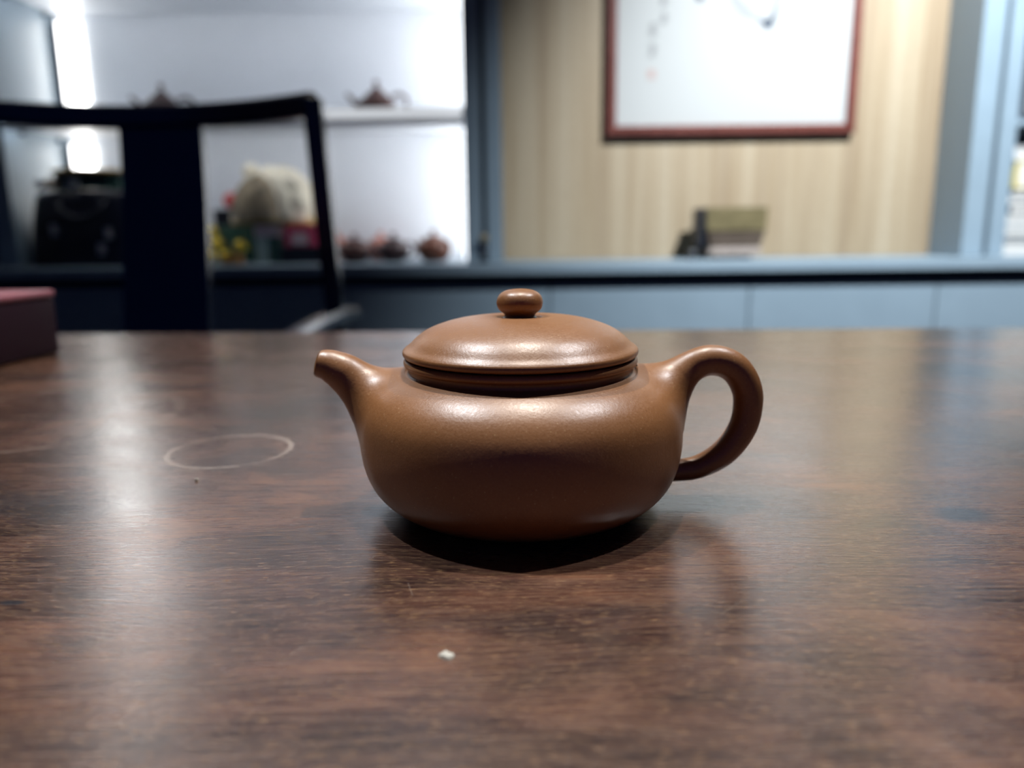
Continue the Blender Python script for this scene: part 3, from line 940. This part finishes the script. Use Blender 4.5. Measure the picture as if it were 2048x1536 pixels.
def ball(name, label, cat, x, y, z, r, mat, bump=0.0, seed=1, group=None):
    rd = random.Random(seed)
    a0, a1 = rd.uniform(0, 6), rd.uniform(0, 6)
    vs, fs = lumpy(28, 14, lambda a, t: tuple(np.array((math.sin(PI * (0.01 + .98 * t)) * math.cos(a), math.sin(PI * (0.01 + .98 * t)) * math.sin(a), -math.cos(PI * (0.01 + .98 * t)))) * r * (1 + bump * math.sin(4 * a + a0 + 5 * t) * math.sin(7 * t + a1))))
    o = new_obj(name, mesh(name, vs, fs), M[mat])
    o.location = (x, y, z + r)
    return tag(o, label, cat, group)
ball('red_ball', 'small red ball resting on the dark green case', 'ball', -0.885, 2.515, 0.9355, 0.026, 'red')
gl = [(-0.945, 2.34, CZ, 0.021, 'gold crumpled foil ball nearest the chair splat, bottom of the pile'),
      (-0.900, 2.33, CZ, 0.022, 'gold crumpled foil ball at the bottom middle of the pile'),
      (-0.853, 2.335, CZ, 0.021, 'gold crumpled foil ball at the bottom, near the orange packet'),
      (-0.921, 2.345, CZ + 0.036, 0.021, 'gold crumpled foil ball on the second layer, by the splat'),
      (-0.878, 2.345, CZ + 0.036, 0.021, 'gold crumpled foil ball on the second layer, centre of the pile'),
      (-0.808, 2.345, CZ + 0.030, 0.020, 'gold crumpled foil ball beside the mint tea carton'),
      (-0.900, 2.36, CZ + 0.069, 0.022, 'gold crumpled foil ball on top of the gold pile'),
      (-0.940, 2.37, CZ + 0.078, 0.019, 'gold crumpled foil ball highest at the chair splat')]
for i, (x, y, z, r, lb) in enumerate(gl):
    ball('foil_ball', lb, 'ornament', x, y, z, r, 'gold', 0.10, i, 'gold foil balls in the lower bay')
carton('orange_packet', 'small orange packet lying in front of the gold balls', 'packet', (-0.845, 2.275, CZ), (-0.790, 2.31, 0.797), 'orange')

# dark bag and things on it, left of the splat
bg_ = thing('black_bag', 'big black leather bag in the lower bay at the left', 'bag', (-1.237, 2.355, CZ))
vs, fs = lumpy(48, 18, lambda a, t: (
    0.178 * (abs(math.cos(a)) ** .55) * math.copysign(1, math.cos(a)) * (1 - .16 * t ** 3) * (math.sin(min(1, (1.07 - t) * 9) * PI / 2)),
    0.098 * (abs(math.sin(a)) ** .6) * math.copysign(1, math.sin(a)) * (1 - .35 * t) * (math.sin(min(1, (1.07 - t) * 9) * PI / 2)),
    0.219 * t + 0.002 * math.sin(6 * a)*t))
new_obj('bag_body', mesh('bag_body', vs, fs), M['navy'], bg_)
for s in (-1, 1):
    tube('bag_handle', [(p[0], p[1], p[2], 0.006) for p in catmull([(-0.065, s * .070, 0.185), (-0.06, s * .084, 0.165), (-0.02, s * .092, 0.140), (0.02, s * .092, 0.140), (0.06, s * .084, 0.165), (0.065, s * .070, 0.185)], 6)], M['navy'], bg_, 10, (0.1, 1, 0.05))
for x, z in ((-0.075, 0.105), (0.055, 0.05), (0.080, 0.095)):
    o = box('buckle', (x - 0.008, -0.104, z - 0.016), (x + 0.008, -0.086, z + 0.016), M['chrome'], bg_, 0.003)
carton('dark_tin', 'dark green tin lying on the black bag', 'tin', (-1.345, 2.345, CZ + 0.2235), (-1.15, 2.43, CZ + 0.268), 'green', 'black')
hat = thing('straw_lid', 'flat tan woven lid topping the pile left of the chair splat', 'lid', (-1.250, 2.39, CZ + 0.2685))
new_obj('brim', lathe_me('brim', [(0, 0), (0.104, 0), (0.110, 0.004), (0.108, 0.010), (0.080, 0.012), (0, 0.014)], 40), M['tan'], hat)
new_obj('rim_cord', lathe_me('rim_cord', [(0.108, 0.002), (0.113, 0.004), (0.113, 0.008), (0.108, 0.010), (0.106, 0.006), (0.108, 0.002)], 40), M['ochre'], hat)
for x, y, z, r, m, lb in ((-1.378, 2.335, CZ + 0.2215, 0.018, 'book_w', 'small white cup on the bag, leftmost of the pile'), (-1.335, 2.318, CZ + 0.2215, 0.020, 'tan', 'small tan cup on the bag beside the white one'), (-1.275, 2.316, CZ + 0.2215, 0.019, 'book_g', 'small grey cup on the bag in front of the green tin')):
    o = new_obj('small_cup', lathe_me('small_cup', [(0, 0), (r * .55, 0), (r * .6, .003), (r * .9, r * .8), (r, r * 1.5), (r * .93, r * 1.5), (r * .8, r * .8), (r * .4, .006), (0, .005)], 28), M[m])
    o.location = (x, y, z)
    tag(o, lb, 'cup', 'small cups on the black bag')

# ------------------------------------------------------------------ small stand on the worktop
gs = thing('card_stand', 'small antique-gold box on a tapered brown base on the worktop', 'ornament', (0.662, 2.335, CZ))
def frust(name, z0, z1, w0, w1, d0, d1, mat, dx=0.0):
    bm = bmesh.new()
    a = [bm.verts.new((sx * w0 + dx, sy * d0, z0)) for sx, sy in ((-1, -1), (1, -1), (1, 1), (-1, 1))]
    b = [bm.verts.new((sx * w1 + dx, sy * d1, z1)) for sx, sy in ((-1, -1), (1, -1), (1, 1), (-1, 1))]
    bm.faces.new(a); bm.faces.new(b)
    for k in range(4):
        bm.faces.new((a[k], a[(k + 1) % 4], b[(k + 1) % 4], b[k]))
    bmesh.ops.bevel(bm, geom=list(bm.edges), offset=0.002, segments=2, affect='EDGES')
    return new_obj(name, bm_mesh(name, bm), M[mat], gs)
frust('foot', 0.0, 0.010, 0.050, 0.050, 0.03, 0.03, 'black')
frust('pale_base', 0.0105, 0.034, 0.078, 0.076, 0.038, 0.038, 'greycard')
frust('tapered_body', 0.0345, 0.080, 0.074, 0.086, 0.036, 0.042, 'browncard')
frust('gold_box', 0.0805, 0.148, 0.088, 0.090, 0.043, 0.043, 'goldcard')
frust('dark_side', 0.030, 0.146, 0.010, 0.010, 0.040, 0.040, 'black', -0.1015)
bk = thing('black_stamp', 'small black block beside the antique-gold box on the worktop', 'block', (0.556, 2.325, CZ))
bm = box_bm((-0.027, -0.02, 0), (0.0, 0.02, 0.026), 0.004)
new_obj('block_base', bm_mesh('block_base', bm), M['black'], bk)
bm = box_bm((-0.012, -0.016, 0.0262), (0.0, 0.016, 0.044), 0.004)
new_obj('block_grip', bm_mesh('block_grip', bm), M['black'], bk)
for o in gs.children:
    pass

# ------------------------------------------------------------------ books in the bookcase
def book(label, lo, hi, mat):
    c = ((lo[0] + hi[0]) / 2, (lo[1] + hi[1]) / 2, lo[2])
    t = thing('book', label, 'book', c, 0, 'books stacked in the bookcase')
    w, d, h = (hi[0] - lo[0]) / 2, (hi[1] - lo[1]) / 2, hi[2] - lo[2]
    box('cover', (-w, -d, 0), (w, d, 0.003), M[mat], t, 0.0005)
    box('cover', (-w, -d, h - 0.003), (w, d, h), M[mat], t, 0.0005)
    box('spine', (-w, -d, 0.0031), (-w + 0.004, d, h - 0.0031), M[mat], t, 0.0005)
    box('pages', (-w + 0.0045, -d + 0.003, 0.0032), (w - 0.003, d - 0.003, h - 0.0032), M['page'], t, 0)
    return t
z = CZ
spec = [('book_w', .040, .000, 'thick white book at the bottom of the bookcase stack'), ('book_k', .016, .006, 'thin black book second from the bottom of the stack'),
        ('book_g', .030, -.002, 'grey book third from the bottom of the stack'), ('book_w', .030, .004, 'white book in the middle of the stack'),
        ('book_k', .030, .012, 'thick black book above the middle of the stack'), ('book_w', .022, .003, 'thin white book fourth from the top of the stack'),
        ('book_k', .020, .012, 'black book third from the top of the stack'), ('yellow', .075, .020, 'thick yellow book below the top of the stack'),
        ('book_w', .040, .010, 'white book on top of the bookcase stack')]
for m, h, dx, lb in spec:
    book(lb, (1.4275 + 0.004 + dx, 2.275, z), (1.66 + dx, 2.42, z + h), m)
    z += h + 0.0006
carton('file_box', 'black file box on the bookcase shelf above the books', 'file box', (1.432, 2.29, 1.1495), (1.60, 2.56, 1.33), 'book_k', None, 'book_g')
